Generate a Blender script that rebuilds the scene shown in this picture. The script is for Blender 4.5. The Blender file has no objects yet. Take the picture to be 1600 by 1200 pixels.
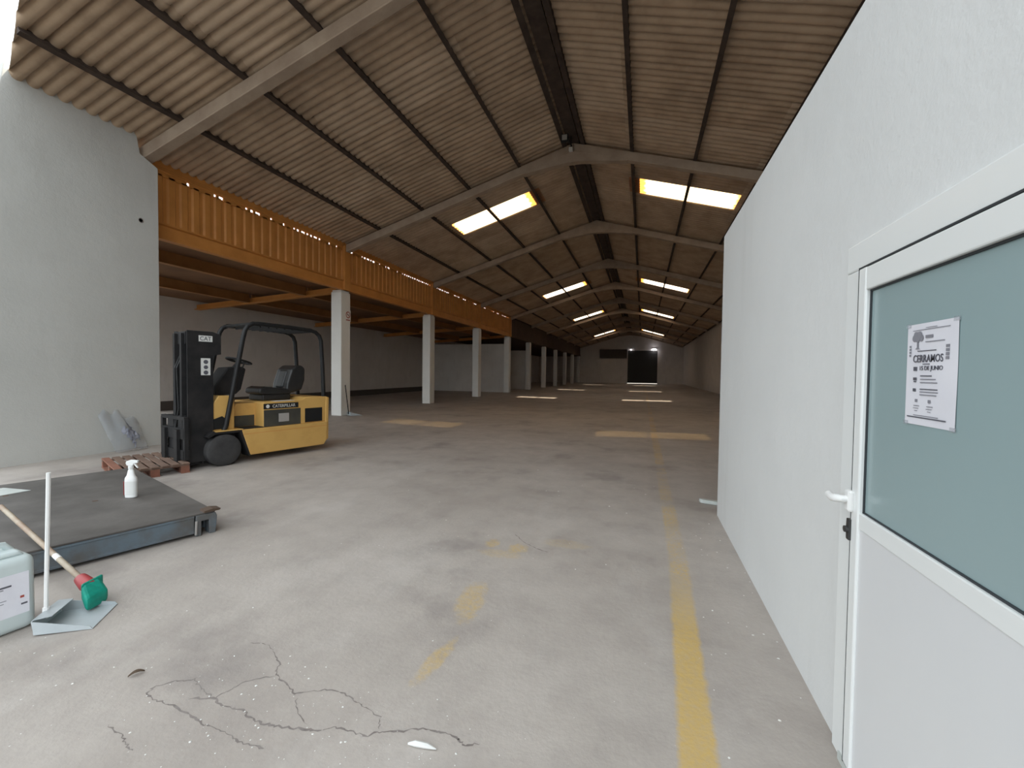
import bpy, bmesh, math, random
from mathutils import Vector, Matrix
from math import sin, cos, tan, pi, radians
random.seed(7)
SC = bpy.context.scene
COL = SC.collection

# ------------------------------------------------------------------ camera
YAW, PITCH, ROLL, FPX, EYE = .301, -.028, .012, 656.0, 1.5
fw = Vector((-sin(YAW)*cos(PITCH), cos(YAW)*cos(PITCH), sin(PITCH)))
rt = Vector((cos(YAW), sin(YAW), 0)); up = rt.cross(fw)
r2 = rt*cos(ROLL) + up*sin(ROLL); u2 = -rt*sin(ROLL) + up*cos(ROLL)
cd = bpy.data.cameras.new('camera'); cam = bpy.data.objects.new('camera', cd); COL.objects.link(cam)
cd.sensor_width = 36; cd.lens = FPX/1600*36; cd.clip_start = .05; cd.clip_end = 400
M = Matrix.Identity(4)
for i in range(3):
    M[i][0] = r2[i]; M[i][1] = u2[i]; M[i][2] = -fw[i]
M[2][3] = EYE
cam.matrix_world = M
SC.camera = cam

# ------------------------------------------------------------------ sky, sun, exposure
w = bpy.data.worlds.new('sky'); SC.world = w; w.use_nodes = True
bg = w.node_tree.nodes['Background']
bg.inputs[0].default_value = (.89, .96, 1.0, 1); bg.inputs[1].default_value = 1.35
sd = bpy.data.lights.new('sun', 'SUN'); sun = bpy.data.objects.new('sun', sd); COL.objects.link(sun)
sd.energy = 9.0; sd.angle = radians(.6); sd.color = (1, .90, .74)
sdir = Vector((-1.0, -3.0, -6.9)).normalized()
sun.rotation_euler = sdir.to_track_quat('-Z', 'Y').to_euler(); sun.location = (0, 30, 30)
SC.view_settings.view_transform = 'Standard'; SC.view_settings.look = 'None'
SC.view_settings.exposure = 0.95; SC.view_settings.gamma = 1.0
SC.view_settings.use_curve_mapping = False

# ------------------------------------------------------------------ materials
def nodes_of(name):
    m = bpy.data.materials.new(name); m.use_nodes = True
    nt = m.node_tree; b = nt.nodes['Principled BSDF']
    return m, nt, b
def N(nt, t, **kw):
    n = nt.nodes.new(t)
    for k, v in kw.items(): setattr(n, k, v)
    return n
def noise(nt, co, scale, detail=4, rough=.55, sx=None):
    if sx:
        mp = N(nt, 'ShaderNodeMapping'); mp.inputs['Scale'].default_value = sx
        nt.links.new(co, mp.inputs['Vector']); co = mp.outputs[0]
    n = N(nt, 'ShaderNodeTexNoise'); n.inputs['Scale'].default_value = scale
    n.inputs['Detail'].default_value = detail; n.inputs['Roughness'].default_value = rough
    nt.links.new(co, n.inputs['Vector']); return n.outputs['Fac']
def ramp(nt, fac, a, b, ca=(0,0,0,1), cb=(1,1,1,1)):
    r = N(nt, 'ShaderNodeValToRGB'); r.color_ramp.elements[0].position = a; r.color_ramp.elements[1].position = b
    r.color_ramp.elements[0].color = ca; r.color_ramp.elements[1].color = cb
    nt.links.new(fac, r.inputs[0]); return r.outputs[0]
def mix(nt, fac, a, b):
    n = N(nt, 'ShaderNodeMix', data_type='RGBA')
    if isinstance(fac, (int, float)): n.inputs[0].default_value = fac
    else: nt.links.new(fac, n.inputs[0])
    for s, v in ((n.inputs[6], a), (n.inputs[7], b)):
        if isinstance(v, tuple): s.default_value = v if len(v) == 4 else (*v, 1)
        else: nt.links.new(v, s)
    return n.outputs[2]
def math_(nt, op, a, b=None, c=None, clamp=False):
    n = N(nt, 'ShaderNodeMath', operation=op); n.use_clamp = clamp
    for i, v in enumerate((a, b, c)):
        if v is None: continue
        if isinstance(v, (int, float)): n.inputs[i].default_value = v
        else: nt.links.new(v, n.inputs[i])
    return n.outputs[0]
def bump(nt, b, h, strength=.3, dist=.01):
    n = N(nt, 'ShaderNodeBump'); n.inputs['Strength'].default_value = strength; n.inputs['Distance'].default_value = dist
    nt.links.new(h, n.inputs['Height']); nt.links.new(n.outputs[0], b.inputs['Normal'])
def mat(name, c, rough=.7, c2=None, scale=3, metal=0, lo=.35, hi=.7, bmp=0, bscale=40, sx=None, spec=.5, world=True):
    m, nt, b = nodes_of(name)
    b.inputs['Roughness'].default_value = rough; b.inputs['Metallic'].default_value = metal
    b.inputs['Specular IOR Level'].default_value = spec
    if world: co = N(nt, 'ShaderNodeNewGeometry').outputs['Position']
    else: co = N(nt, 'ShaderNodeTexCoord').outputs['Object']
    if c2 is None: c2 = tuple(x*.88 for x in c)
    f = ramp(nt, noise(nt, co, scale, 5, .6, sx), lo, hi)
    nt.links.new(mix(nt, f, c, c2), b.inputs['Base Color'])
    if bmp: bump(nt, b, noise(nt, co, bscale, 4), bmp)
    return m

def floor_material():
    m, nt, b = nodes_of('worn_concrete')
    pos = N(nt, 'ShaderNodeNewGeometry').outputs['Position']
    sp = N(nt, 'ShaderNodeSeparateXYZ'); nt.links.new(pos, sp.inputs[0]); X, Y = sp.outputs[0], sp.outputs[1]
    big = ramp(nt, noise(nt, pos, .55, 5, .6), .32, .68)
    c = mix(nt, big, (.475, .430, .392), (.355, .315, .282))
    med = ramp(nt, noise(nt, pos, 2.6, 6, .65), .42, .72)
    c = mix(nt, math_(nt, 'MULTIPLY', med, .45), c, (.26, .227, .208))
    dust = ramp(nt, noise(nt, pos, 1.3, 5, .7, (1, .45, 1)), .52, .75)
    c = mix(nt, math_(nt, 'MULTIPLY', dust, .45), c, (.54, .505, .475))
    oil = ramp(nt, noise(nt, pos, 1.1, 4, .6), .56, .70)
    c = mix(nt, math_(nt, 'MULTIPLY', oil, .55), c, (.22, .195, .185))
    fine = ramp(nt, noise(nt, pos, 38, 4, .7), .35, .75)
    c = mix(nt, math_(nt, 'MULTIPLY', fine, .22), c, (.30, .27, .255))
    speck = ramp(nt, noise(nt, pos, 85, 2, .5), .73, .78)
    c = mix(nt, math_(nt, 'MULTIPLY', speck, .55), c, (.62, .60, .58))
    # old yellow lane paint, worn through in patches
    wn = noise(nt, pos, 9, 6, .7); wn2 = noise(nt, pos, 34, 4, .7); wl = noise(nt, pos, 1.7, 3, .5)
    ctr = math_(nt, 'MINIMUM', math_(nt, 'MULTIPLY_ADD', Y, .035, .178), .305)
    dx = math_(nt, 'ABSOLUTE', math_(nt, 'SUBTRACT', X, ctr))
    dx = math_(nt, 'ADD', dx, math_(nt, 'MULTIPLY_ADD', wn, .05, -.025))
    edge = math_(nt, 'MULTIPLY_ADD', dx, -40, 3.3, clamp=True)
    near = math_(nt, 'MULTIPLY_ADD', Y, -.9, 3.3, clamp=True)          # best kept by the entrance
    mid = math_(nt, 'MULTIPLY_ADD', wl, 4.5, -1.75, clamp=True)
    grain = math_(nt, 'MULTIPLY_ADD', wn2, 3.0, -1.0, clamp=True)
    far = math_(nt, 'MULTIPLY', math_(nt, 'MULTIPLY', mid, grain), .85)
    keep = math_(nt, 'MAXIMUM', math_(nt, 'MULTIPLY', near, math_(nt, 'MULTIPLY_ADD', wn2, 1.0, .32, clamp=True)), far)
    yl = math_(nt, 'MULTIPLY', edge, keep)
    # leftover fragments of a second line
    for (px, py, rx, ry, s, rot) in [(-1.23, 3.44, .07, .10, .60, 0), (-.98, 3.40, .09, .11, .65, 0), (-1.05, 2.52, .10, .26, .60, .12), (-1.0, 1.93, .05, .20, .62, -.12), (-.62, 3.62, .22, .10, .25, 0), (-1.1, 3.25, .2, .08, .35, 0)]:
        ddx = math_(nt, 'ADD', math_(nt, 'SUBTRACT', X, px), math_(nt, 'MULTIPLY', math_(nt, 'SUBTRACT', Y, py), rot))
        ex = math_(nt, 'POWER', math_(nt, 'ABSOLUTE', math_(nt, 'DIVIDE', ddx, rx)), 2)
        ey = math_(nt, 'POWER', math_(nt, 'ABSOLUTE', math_(nt, 'DIVIDE', math_(nt, 'SUBTRACT', Y, py), ry)), 2)
        e = math_(nt, 'SUBTRACT', 1.15, math_(nt, 'ADD', ex, ey))
        e = math_(nt, 'ADD', e, math_(nt, 'MULTIPLY_ADD', wn, 2.6, -1.4))
        e = math_(nt, 'MULTIPLY', math_(nt, 'MULTIPLY', e, 1.6, clamp=True), math_(nt, 'MULTIPLY_ADD', wn2, 2.4, -.55, clamp=True))
        yl = math_(nt, 'MAXIMUM', yl, math_(nt, 'MULTIPLY', e, s))
    c = mix(nt, yl, c, (.54, .37, .125))
    nt.links.new(c, b.inputs['Base Color'])
    b.inputs['Roughness'].default_value = .62; b.inputs['Specular IOR Level'].default_value = .35
    h = math_(nt, 'ADD', noise(nt, pos, 30, 5, .7), math_(nt, 'MULTIPLY', noise(nt, pos, 4, 4), 1.5))
    bump(nt, b, h, .35, .006)
    return m

def skylight_material(name, clear, tp_col):
    m = bpy.data.materials.new(name); m.use_nodes = True; nt = m.node_tree
    nt.nodes.clear()
    out = N(nt, 'ShaderNodeOutputMaterial'); tl = N(nt, 'ShaderNodeBsdfTranslucent'); tp = N(nt, 'ShaderNodeBsdfTransparent')
    co = N(nt, 'ShaderNodeTexCoord').outputs['Object']; sp = N(nt, 'ShaderNodeSeparateXYZ'); nt.links.new(co, sp.inputs[0])
    t = math_(nt, 'ADD', sp.outputs[0], math_(nt, 'MULTIPLY_ADD', noise(nt, co, 6), .3, -.15))
    a = math_(nt, 'MULTIPLY_ADD', t, -8, 4.6, clamp=True)      # grime collects at the top lap of the sheet
    a = math_(nt, 'MAXIMUM', a, math_(nt, 'MULTIPLY_ADD', t, 8, -24.6, clamp=True))
    c = mix(nt, a, clear, (.42, .17, .035))
    nt.links.new(c, tl.inputs[0]); c2 = mix(nt, a, tp_col, (.0, .0, .0)); nt.links.new(c2, tp.inputs[0])
    ad = N(nt, 'ShaderNodeAddShader'); nt.links.new(tl.outputs[0], ad.inputs[0]); nt.links.new(tp.outputs[0], ad.inputs[1])
    df = N(nt, 'ShaderNodeBsdfDiffuse'); df.inputs[0].default_value = (.16, .13, .10, 1)
    ad2 = N(nt, 'ShaderNodeAddShader'); nt.links.new(ad.outputs[0], ad2.inputs[0]); nt.links.new(df.outputs[0], ad2.inputs[1])
    nt.links.new(ad2.outputs[0], out.inputs[0])
    return m

def wall_material(name, c, c2, stain):
    m, nt, b = nodes_of(name)
    pos = N(nt, 'ShaderNodeNewGeometry').outputs['Position']
    a = ramp(nt, noise(nt, pos, 1.1, 5, .6), .35, .7)
    col = mix(nt, a, c, c2)
    st = ramp(nt, noise(nt, pos, 3.2, 5, .6, (1, 1, .22)), .56, .74)
    col = mix(nt, math_(nt, 'MULTIPLY', st, .45), col, stain)
    nt.links.new(col, b.inputs['Base Color']); b.inputs['Roughness'].default_value = .75
    h = math_(nt, 'ADD', noise(nt, pos, 5, 4), math_(nt, 'MULTIPLY', noise(nt, pos, 45, 3), .35))
    bump(nt, b, h, .35, .015)
    return m

MT = {}
MT['floor'] = floor_material()
MT['skylight'] = skylight_material('yellowed_translucent_sheet', (.72, .55, .33), (.045, .032, .013))
MT['skylight_clear'] = skylight_material('clear_translucent_sheet', (.62, .54, .46), (.30, .275, .25))
MT['white_wall'] = wall_material('white_render', (.55, .55, .525), (.51, .51, .485), (.46, .455, .43))
MT['office_wall'] = wall_material('white_plaster', (.635, .64, .635), (.60, .605, .60), (.56, .56, .55))
MT['dim_wall'] = wall_material('old_limewash', (.68, .635, .59), (.61, .565, .52), (.50, .46, .42))
MT['column'] = wall_material('column_paint', (.76, .745, .71), (.70, .685, .65), (.60, .575, .54))
MT['sheet'] = mat('fibre_cement', (.55, .415, .295), .9, (.41, .30, .21), 1.6, lo=.35, hi=.65, bmp=.2, bscale=25, spec=.2)
MT['sheet_pale'] = mat('fibre_cement_pale', (.60, .465, .34), .9, (.47, .355, .255), 1.9, lo=.35, hi=.65, bmp=.2, bscale=25, spec=.2)
MT['rafter'] = mat('precast_concrete', (.44, .35, .27), .9, (.34, .26, .20), 2.2, bmp=.3, bscale=18, spec=.2)
MT['purlin'] = mat('dark_purlin', (.085, .062, .05), .8, (.05, .036, .03), 4, spec=.2)
MT['orange'] = mat('orange_paint', (.64, .275, .065), .6, (.50, .205, .045), 1.8, lo=.3, hi=.7, bmp=.1)
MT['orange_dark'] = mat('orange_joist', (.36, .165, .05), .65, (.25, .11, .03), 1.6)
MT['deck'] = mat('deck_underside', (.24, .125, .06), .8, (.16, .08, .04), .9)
MT['ext'] = mat('yard_asphalt', (.06, .058, .056), .9, (.045, .044, .042), .8)
MT['black'] = mat('black_paint', (.010, .010, .011), .5, (.017, .017, .017), 6, spec=.3)
MT['dark_steel'] = mat('greasy_dark_steel', (.012, .012, .013), .6, (.026, .024, .024), 5, spec=.25)
MT['vinyl'] = mat('black_vinyl', (.012, .012, .013), .42, (.02, .02, .02), 8)
MT['yellow'] = mat('forklift_yellow', (.64, .385, .115), .5, (.56, .32, .09), 3, lo=.45, hi=.75, bmp=.05)
MT['rubber'] = mat('tyre_rubber', (.034, .033, .034), .9, (.055, .053, .052), 6, bmp=.2)
MT['hub'] = mat('wheel_hub', (.04, .038, .038), .7, (.06, .055, .05), 8)
MT['white'] = mat('white_sticker', (.70, .70, .68), .6)
MT['print'] = mat('dark_print', (.09, .09, .11), .7)
MT['grey_print'] = mat('grey_print', (.22, .22, .25), .7)
MT['glassdark'] = mat('grimy_window', (.045, .045, .04), .25, (.07, .065, .05), 3)
MT['void'] = mat('vent_black', (.006, .006, .006), .9)
MT['pallet'] = mat('pallet_wood', (.20, .125, .09), .85, (.12, .075, .055), 5, sx=(1, 1, 4), bmp=.3)
MT['pallet_red'] = mat('pallet_wood_red', (.27, .11, .07), .85, (.18, .08, .05), 5, bmp=.3)
MT['plate'] = mat('dirty_steel_plate', (.068, .060, .054), .7, (.118, .106, .097), 1.9, lo=.36, hi=.66, bmp=.12, spec=.4)
MT['blue_steel'] = mat('blue_grey_steel', (.115, .15, .18), .6, (.10, .098, .095), 3.2, lo=.38, hi=.6, bmp=.1)
MT['plastic_white'] = mat('white_plastic', (.80, .80, .79), .4)
MT['red'] = mat('red_plastic', (.42, .055, .06), .45)
MT['green'] = mat('green_plastic', (.0, .29, .21), .6, (.0, .22, .16), 30)
MT['wood_handle'] = mat('wood_handle', (.40, .34, .26), .6, (.30, .21, .15), 4, lo=.4, hi=.6)
MT['hdpe'] = mat('translucent_white_jerrycan', (.56, .63, .63), .45, (.50, .57, .57), 3)
MT['label_paper'] = mat('label_paper', (.72, .72, .77), .5, (.67, .66, .72), 9)
MT['dustpan'] = mat('grey_dustpan', (.44, .48, .50), .45, (.38, .42, .44), 7)
MT['pvc'] = mat('white_door_profile', (.72, .735, .73), .35, (.69, .705, .70), 1)
MT['pvc_panel'] = mat('white_door_panel', (.635, .64, .65), .4, (.61, .615, .625), 1)
MT['gasket'] = mat('gasket', (.03, .035, .04), .6)
MT['frost'] = mat('frosted_glass', (.275, .36, .37), .22, (.26, .345, .355), .8, spec=.5)
MT['paper'] = mat('paper', (.66, .655, .70), .7, (.62, .615, .665), 5)
MT['lockblack'] = mat('lock_metal', (.06, .06, .06), .4, metal=.6)
MT['crack'] = mat('crack_dirt', (.17, .145, .135), .95, (.26, .23, .215), 20)
MT['leaf'] = mat('dry_leaf', (.09, .06, .04), .9)
MT['crumb'] = mat('plaster_crumb', (.68, .67, .64), .9)
MT['sign_red'] = mat('sign_red', (.35, .06, .04), .5)
MT['grey_metal'] = mat('galvanised_bar', (.50, .53, .51), .45, (.42, .45, .43), 9)
MT['far_dark'] = mat('dark_shutter', (.035, .032, .028), .7)
MT['far_band'] = mat('dark_band', (.09, .075, .062), .8)
MT['rust_board'] = mat('dark_boards', (.10, .060, .038), .85, (.06, .04, .028), 1)
MT['lamp_body'] = mat('lamp_grey', (.36, .34, .32), .5)
m, nt, b = nodes_of('lamp_on'); b.inputs['Emission Color'].default_value = (.95, .92, 1, 1); b.inputs['Emission Strength'].default_value = 6; MT['lamp_on'] = m
m, nt, b = nodes_of('clear_film')
b.inputs['Base Color'].default_value = (.45, .48, .52, 1); b.inputs['Roughness'].default_value = .25; b.inputs['Alpha'].default_value = .22
MT['film'] = m
MT['bag_print'] = mat('bag_print', (.17, .18, .24), .6, (.32, .33, .37), 14)

# ------------------------------------------------------------------ mesh helpers
class MB:
    def __init__(s): s.v = []; s.f = []
    def add(s, vs, fs):
        o = len(s.v); s.v += [tuple(p) for p in vs]; s.f += [tuple(i+o for i in f) for f in fs]; return s
    def box(s, x0, x1, y0, y1, z0, z1):
        vs = [(x, y, z) for z in (z0, z1) for y in (y0, y1) for x in (x0, x1)]
        return s.add(vs, [(0,2,3,1),(4,5,7,6),(0,1,5,4),(2,6,7,3),(0,4,6,2),(1,3,7,5)])
    def prism(s, poly, fn0, fn1):
        n = len(poly)
        vs = [fn0(*p) for p in poly] + [fn1(*p) for p in poly]
        return s.add(vs, [tuple(range(n))[::-1], tuple(range(n, 2*n))] + [(i, (i+1) % n, n+(i+1) % n, n+i) for i in range(n)])
    def prism_x(s, poly, x0, x1): return s.prism(poly, lambda a, b: (x0, a, b), lambda a, b: (x1, a, b))
    def prism_y(s, poly, y0, y1): return s.prism(poly, lambda a, b: (a, y0, b), lambda a, b: (a, y1, b))
    def prism_z(s, poly, z0, z1): return s.prism(poly, lambda a, b: (a, b, z0), lambda a, b: (a, b, z1))
    def tube(s, path, r, n=8, closed=False):
        P = [Vector(p) for p in path]; m = len(P); rs = r if isinstance(r, (list, tuple)) else [r]*m
        vs = []; ref = None
        for i, p in enumerate(P):
            if closed: t = (P[(i+1) % m]-P[i-1]).normalized()
            else: t = (P[min(i+1, m-1)]-P[max(i-1, 0)]).normalized()
            if ref is None: ref = Vector((0,0,1)) if abs(t.z) < .9 else Vector((1,0,0))
            a = t.cross(ref).normalized(); bb = t.cross(a).normalized(); ref = -bb if ref.dot(bb) < 0 else bb
            bb = ref - t*ref.dot(t); bb.normalize(); a = bb.cross(t)
            for k in range(n):
                an = 2*pi*k/n; vs.append(p + (a*cos(an)+bb*sin(an))*rs[i])
        fs = []
        for i in range(m if closed else m-1):
            j = (i+1) % m
            for k in range(n): fs.append((i*n+k, i*n+(k+1) % n, j*n+(k+1) % n, j*n+k))
        if not closed: fs += [tuple(range(n))[::-1], tuple((m-1)*n+k for k in range(n))]
        return s.add(vs, fs)
    def lathe(s, prof, n=24, axis='z', c=(0,0,0)):
        vs = []
        for r, h in prof:
            for k in range(n):
                a = 2*pi*k/n
                p = {'z': (r*cos(a), r*sin(a), h), 'x': (h, r*cos(a), r*sin(a)), 'y': (r*cos(a), h, r*sin(a))}[axis]
                vs.append((p[0]+c[0], p[1]+c[1], p[2]+c[2]))
        m = len(prof)
        fs = [(i*n+k, i*n+(k+1) % n, (i+1)*n+(k+1) % n, (i+1)*n+k) for i in range(m-1) for k in range(n)]
        if prof[0][0] > 1e-6: fs.append(tuple(range(n))[::-1])
        if prof[-1][0] > 1e-6: fs.append(tuple((m-1)*n+k for k in range(n)))
        return s.add(vs, fs)
    def mesh(s, name):
        me = bpy.data.meshes.new(name); me.from_pydata(s.v, [], s.f)
        bm = bmesh.new(); bm.from_mesh(me); bmesh.ops.remove_doubles(bm, verts=bm.verts, dist=1e-5)
        bmesh.ops.recalc_face_normals(bm, faces=bm.faces); bm.to_mesh(me); bm.free(); return me
def link(name, me, m, parent=None, bevel=0, smooth=False, seg=2, world=True):
    o = bpy.data.objects.new(name, me); COL.objects.link(o)
    if m is not None and not me.materials: me.materials.append(MT[m])
    if parent is not None:
        o.parent = parent
        if world and parent.type == 'EMPTY': o.matrix_parent_inverse = Matrix.Translation(-Vector(parent.location))
    if smooth:
        for p in me.polygons: p.use_smooth = True
        me.set_sharp_from_angle(angle=radians(40)) if hasattr(me, 'set_sharp_from_angle') else None
    if bevel:
        md = o.modifiers.new('edge', 'BEVEL'); md.width = bevel; md.segments = seg; md.limit_method = 'ANGLE'; md.angle_limit = radians(35)
    return o
def obj(name, mb, m, parent=None, **kw): return link(name, mb.mesh(name), m, parent, **kw)
def tag(o, label=None, cat=None, group=None, kind=None):
    if label: o['label'] = label
    if cat: o['category'] = cat
    if group: o['group'] = group
    if kind: o['kind'] = kind
    return o
def empty(name, loc=(0,0,0), rz=0):
    o = bpy.data.objects.new(name, None); COL.objects.link(o); o.location = loc; o.rotation_euler = (0,0,rz); o.empty_display_size = .1; return o
def text_mesh(s, size):
    cu = bpy.data.curves.new('lettering', 'FONT'); cu.body = s; cu.size = size; cu.align_x = 'CENTER'; cu.align_y = 'CENTER'; cu.extrude = .0004; cu.offset = .008; cu.resolution_u = 3
    to = bpy.data.objects.new('lettering', cu); COL.objects.link(to)
    dg = bpy.context.evaluated_depsgraph_get(); me = bpy.data.meshes.new_from_object(to.evaluated_get(dg)); me.materials.clear()
    bpy.data.objects.remove(to); bpy.data.curves.remove(cu)
    return me
def lettering(s, origin, ax, ay, height, width, m, parent, world=True):
    """flat lettering, ax = reading direction, ay = up, fitted to width x height"""
    me = text_mesh(s, 1.0); xs = [v.co.x for v in me.vertices]; ys = [v.co.y for v in me.vertices]
    ax = Vector(ax); ay = Vector(ay); az = ax.cross(ay)
    cx, cy = (min(xs)+max(xs))/2, (min(ys)+max(ys))/2; kx = width/(max(xs)-min(xs)); ky = height/(max(ys)-min(ys))
    for v in me.vertices:
        p = Vector(origin)+ax*((v.co.x-cx)*kx)+ay*((v.co.y-cy)*ky)+az*v.co.z; v.co = p
    return link('lettering', me, m, parent, world=world)

# ------------------------------------------------------------------ key dimensions
XRG, ZRG, PH = -1.914, 7.82, .285                 # ridge line and roof pitch
TN, CS, SN = tan(PH), cos(PH), sin(PH)
Y0, BAY = 5.67, 6.0                               # first frame, frame spacing
YEND = 66.5
def frame_y(k): return Y0+BAY*k
def front_y(x): return 3.84-.34*(x+9.11)          # skewed front of the building
SHW, SHZ = 1.062, .085                            # sheet cover width, sheet height over the rafter line
YS0 = -.446                                       # first sheet joint

# ------------------------------------------------------------------ floor and ground
fl = obj('floor', MB().prism_z([(-16.4, 5.7), (-10, 3.3), (-2.5, .3), (6.2, -.9), (6.2, 67), (-16.4, 67)], -.2, 0), 'floor'); tag(fl, 'worn grey concrete warehouse floor with faded yellow lane paint', kind='structure')
g = obj('ground', MB().box(-90, 90, -90, 150, -.25, -.012), 'ext'); tag(g, 'asphalt yard around the warehouse', kind='structure')
CR = [[(-2.148,1.315),(-2.066,1.298),(-1.983,1.303),(-1.865,1.293),(-1.75,1.271),(-1.67,1.272),(-1.576,1.261),(-1.491,1.253),(-1.4,1.26)],
[(-1.937,1.354),(-1.835,1.388),(-1.748,1.366),(-1.666,1.379),(-1.586,1.357),(-1.511,1.349),(-1.431,1.359),(-1.325,1.379),(-1.247,1.4)],
[(-2.029,1.738),(-1.93,1.756),(-1.83,1.717),(-1.739,1.66),(-1.693,1.594),(-1.597,1.559),(-1.507,1.525),(-1.474,1.549),(-1.397,1.585),(-1.302,1.6),(-1.207,1.571),(-1.159,1.558)],
[(-1.247,1.4),(-1.201,1.432),(-1.128,1.431),(-1.051,1.437),(-1.007,1.472),(-.906,1.512),(-.823,1.545),(-.757,1.545),(-.688,1.538),(-.658,1.518),(-.596,1.544)],
[(-2.114,1.146),(-2.007,1.132),(-1.937,1.108),(-1.878,1.094)],
[(-2.148,1.315),(-2.168,1.348),(-2.108,1.408),(-2.037,1.447),(-1.944,1.413),(-1.859,1.395)],
[(-1.479,1.504),(-1.426,1.45),(-1.324,1.404)], [(-1.835,1.388),(-1.813,1.44),(-1.794,1.511),(-1.686,1.588)],
[(-1.159,1.558),(-1.053,1.531),(-1.022,1.477)], [(-1.096,3.687),(-.961,3.532),(-.835,3.448),(-.72,3.40)]]
CW = [.011, .013, .009, .010, .007, .008, .005, .006, .005, .012]
for pl, cw in zip(CR, CW):
    pts = []
    for a, b_ in zip(pl[:-1], pl[1:]):
        for k in range(6):
            t = k/6; pts.append((a[0]+(b_[0]-a[0])*t+random.uniform(-.006, .006), a[1]+(b_[1]-a[1])*t+random.uniform(-.006, .006)))
    pts.append(pl[-1]); L = []; R = []
    for i, p in enumerate(pts):
        q0, q1 = pts[max(i-1, 0)], pts[min(i+1, len(pts)-1)]; dx, dy = q1[0]-q0[0], q1[1]-q0[1]; l = math.hypot(dx, dy) or 1
        ww = cw*.5*random.uniform(.15, 1.1)*(0.2 if i in (0, len(pts)-1) else 1)
        L.append((p[0]-dy/l*ww, p[1]+dx/l*ww, .0008)); R.append((p[0]+dy/l*ww, p[1]-dx/l*ww, .0008))
    n = len(pts); mb = MB().add(L+R, [(i, i+1, n+i+1, n+i) for i in range(n-1)])
    obj('crack', mb, 'crack', fl)

# ------------------------------------------------------------------ roof
ceil = empty('ceiling', (XRG, 0, ZRG)); tag(ceil, 'pitched roof of brown corrugated fibre cement sheets on dark purlins', kind='structure')
ROWS = [(.06, 1.78), (1.45, 4.95), (4.65, 7.98)]
def sheet_mesh(name, L, ya=0.0, yb=SHW):
    # local x: down the slope, y: across the corrugations, z: up
    n = 60; vs = []
    for i in range(n+1):
        y = SHW*i/n; ph = ((i*6/n+.5) % 1-.5)*2*pi; z = .072*math.exp(-(ph/.62)**2)+.012*cos(ph)-.03
        vs += [(0, y, z), (L, y, z)]
    mb = MB().add(vs, [(2*i, 2*i+1, 2*i+3, 2*i+2) for i in range(n)])
    me = bpy.data.meshes.new(name); me.from_pydata(mb.v, [], mb.f)
    for p in me.polygons: p.use_smooth = True
    return me
SM = [sheet_mesh('roof_sheet', b-a) for a, b in ROWS]; SMP = [m_.copy() for m_ in SM]
for m_ in SM: m_.materials.append(MT['sheet'])
for m_ in SMP: m_.materials.append(MT['sheet_pale'])
SKY = sheet_mesh('skylight_sheet', 3.5); SKY.materials.append(MT['skylight']); SKYC = SKY.copy(); SKYC.materials.clear(); SKYC.materials.append(MT['skylight_clear'])
def sheet_matrix(side, row, j):
    t0 = ROWS[row][0]; z = SHZ - .012*row
    # side -1: slope falls toward -X ; local x -> (side*cos, 0, -sin), local y -> +Y
    ex = Vector((side*CS, 0, -SN)); ey = Vector((0, 1, 0)); ez = Vector((side*SN, 0, CS))
    org = Vector((XRG, YS0+SHW*j, ZRG))+ex*t0+ez*(z*1.0)
    Mx = Matrix.Identity(4)
    for i in range(3): Mx[i][0] = ex[i]; Mx[i][1] = ey[i]; Mx[i][2] = ez[i]; Mx[i][3] = org[i]
    return Mx
SKYJ = (13, 26, 38, 55)
nsheet = 0; far = MB(); jmax = int((YEND+.3-YS0)/SHW)+1; wn = 0
inv = Matrix.Translation(-ceil.location)
for j in range(jmax):
    for side in (-1, 1):
        for row in range(3):
            Mx = sheet_matrix(side, row, j); a, b = ROWS[row]
            if row == 1 and j in SKYJ:
                wn += 1; o = bpy.data.objects.new('window_%d' % wn, SKY if j == SKYJ[0] else SKYC); COL.objects.link(o); o.matrix_world = Mx
                tag(o, 'translucent skylight sheet %s in the %s roof slope' % (['nearest the entrance', 'second from the entrance', 'third from the entrance', 'furthest from the entrance'][SKYJ.index(j)], 'mezzanine side' if side < 0 else 'office side'), kind='structure')
                continue
            corners = [(XRG+side*t*CS, YS0+SHW*(j+q)) for t in (a, b) for q in (0, 1)]
            ins = [y > front_y(x) for x, y in corners]
            if not any(ins): continue
            rr = random.Random(j*17+row*5+side); src = (SMP if rr.random() < .3 else SM)[row]
            if not all(ins):
                me = src.copy(); bm = bmesh.new(); bm.from_mesh(me)
                nw = Vector((.34, 1, 0)); co = Vector((-9.11, 3.84, 0)); Mi = Mx.inverted()
                nl = Mi.to_3x3() @ nw
                bmesh.ops.bisect_plane(bm, geom=bm.verts[:]+bm.edges[:]+bm.faces[:], plane_co=Mi @ co, plane_no=nl, clear_inner=True)
                bm.to_mesh(me); bm.free()
                if not me.polygons: continue
            else: me = src
            if nsheet < 290:
                o = bpy.data.objects.new('roof_sheet', me); COL.objects.link(o); o.parent = ceil; o.matrix_parent_inverse = inv; o.matrix_basis = Mx; nsheet += 1
            else:
                far.add([Mx @ v.co for v in me.vertices], [tuple(p.vertices) for p in me.polygons])
me = bpy.data.meshes.new('roof_sheets'); me.from_pydata(far.v, [], far.f)
for p in me.polygons: p.use_smooth = True
tag(link('roof_sheet_rows', me, 'sheet', ceil), kind='stuff')
def slope_pt(side, t, y, h=0): return (XRG+side*(t*CS+h*SN), y, ZRG-t*SN+h*CS)
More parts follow.
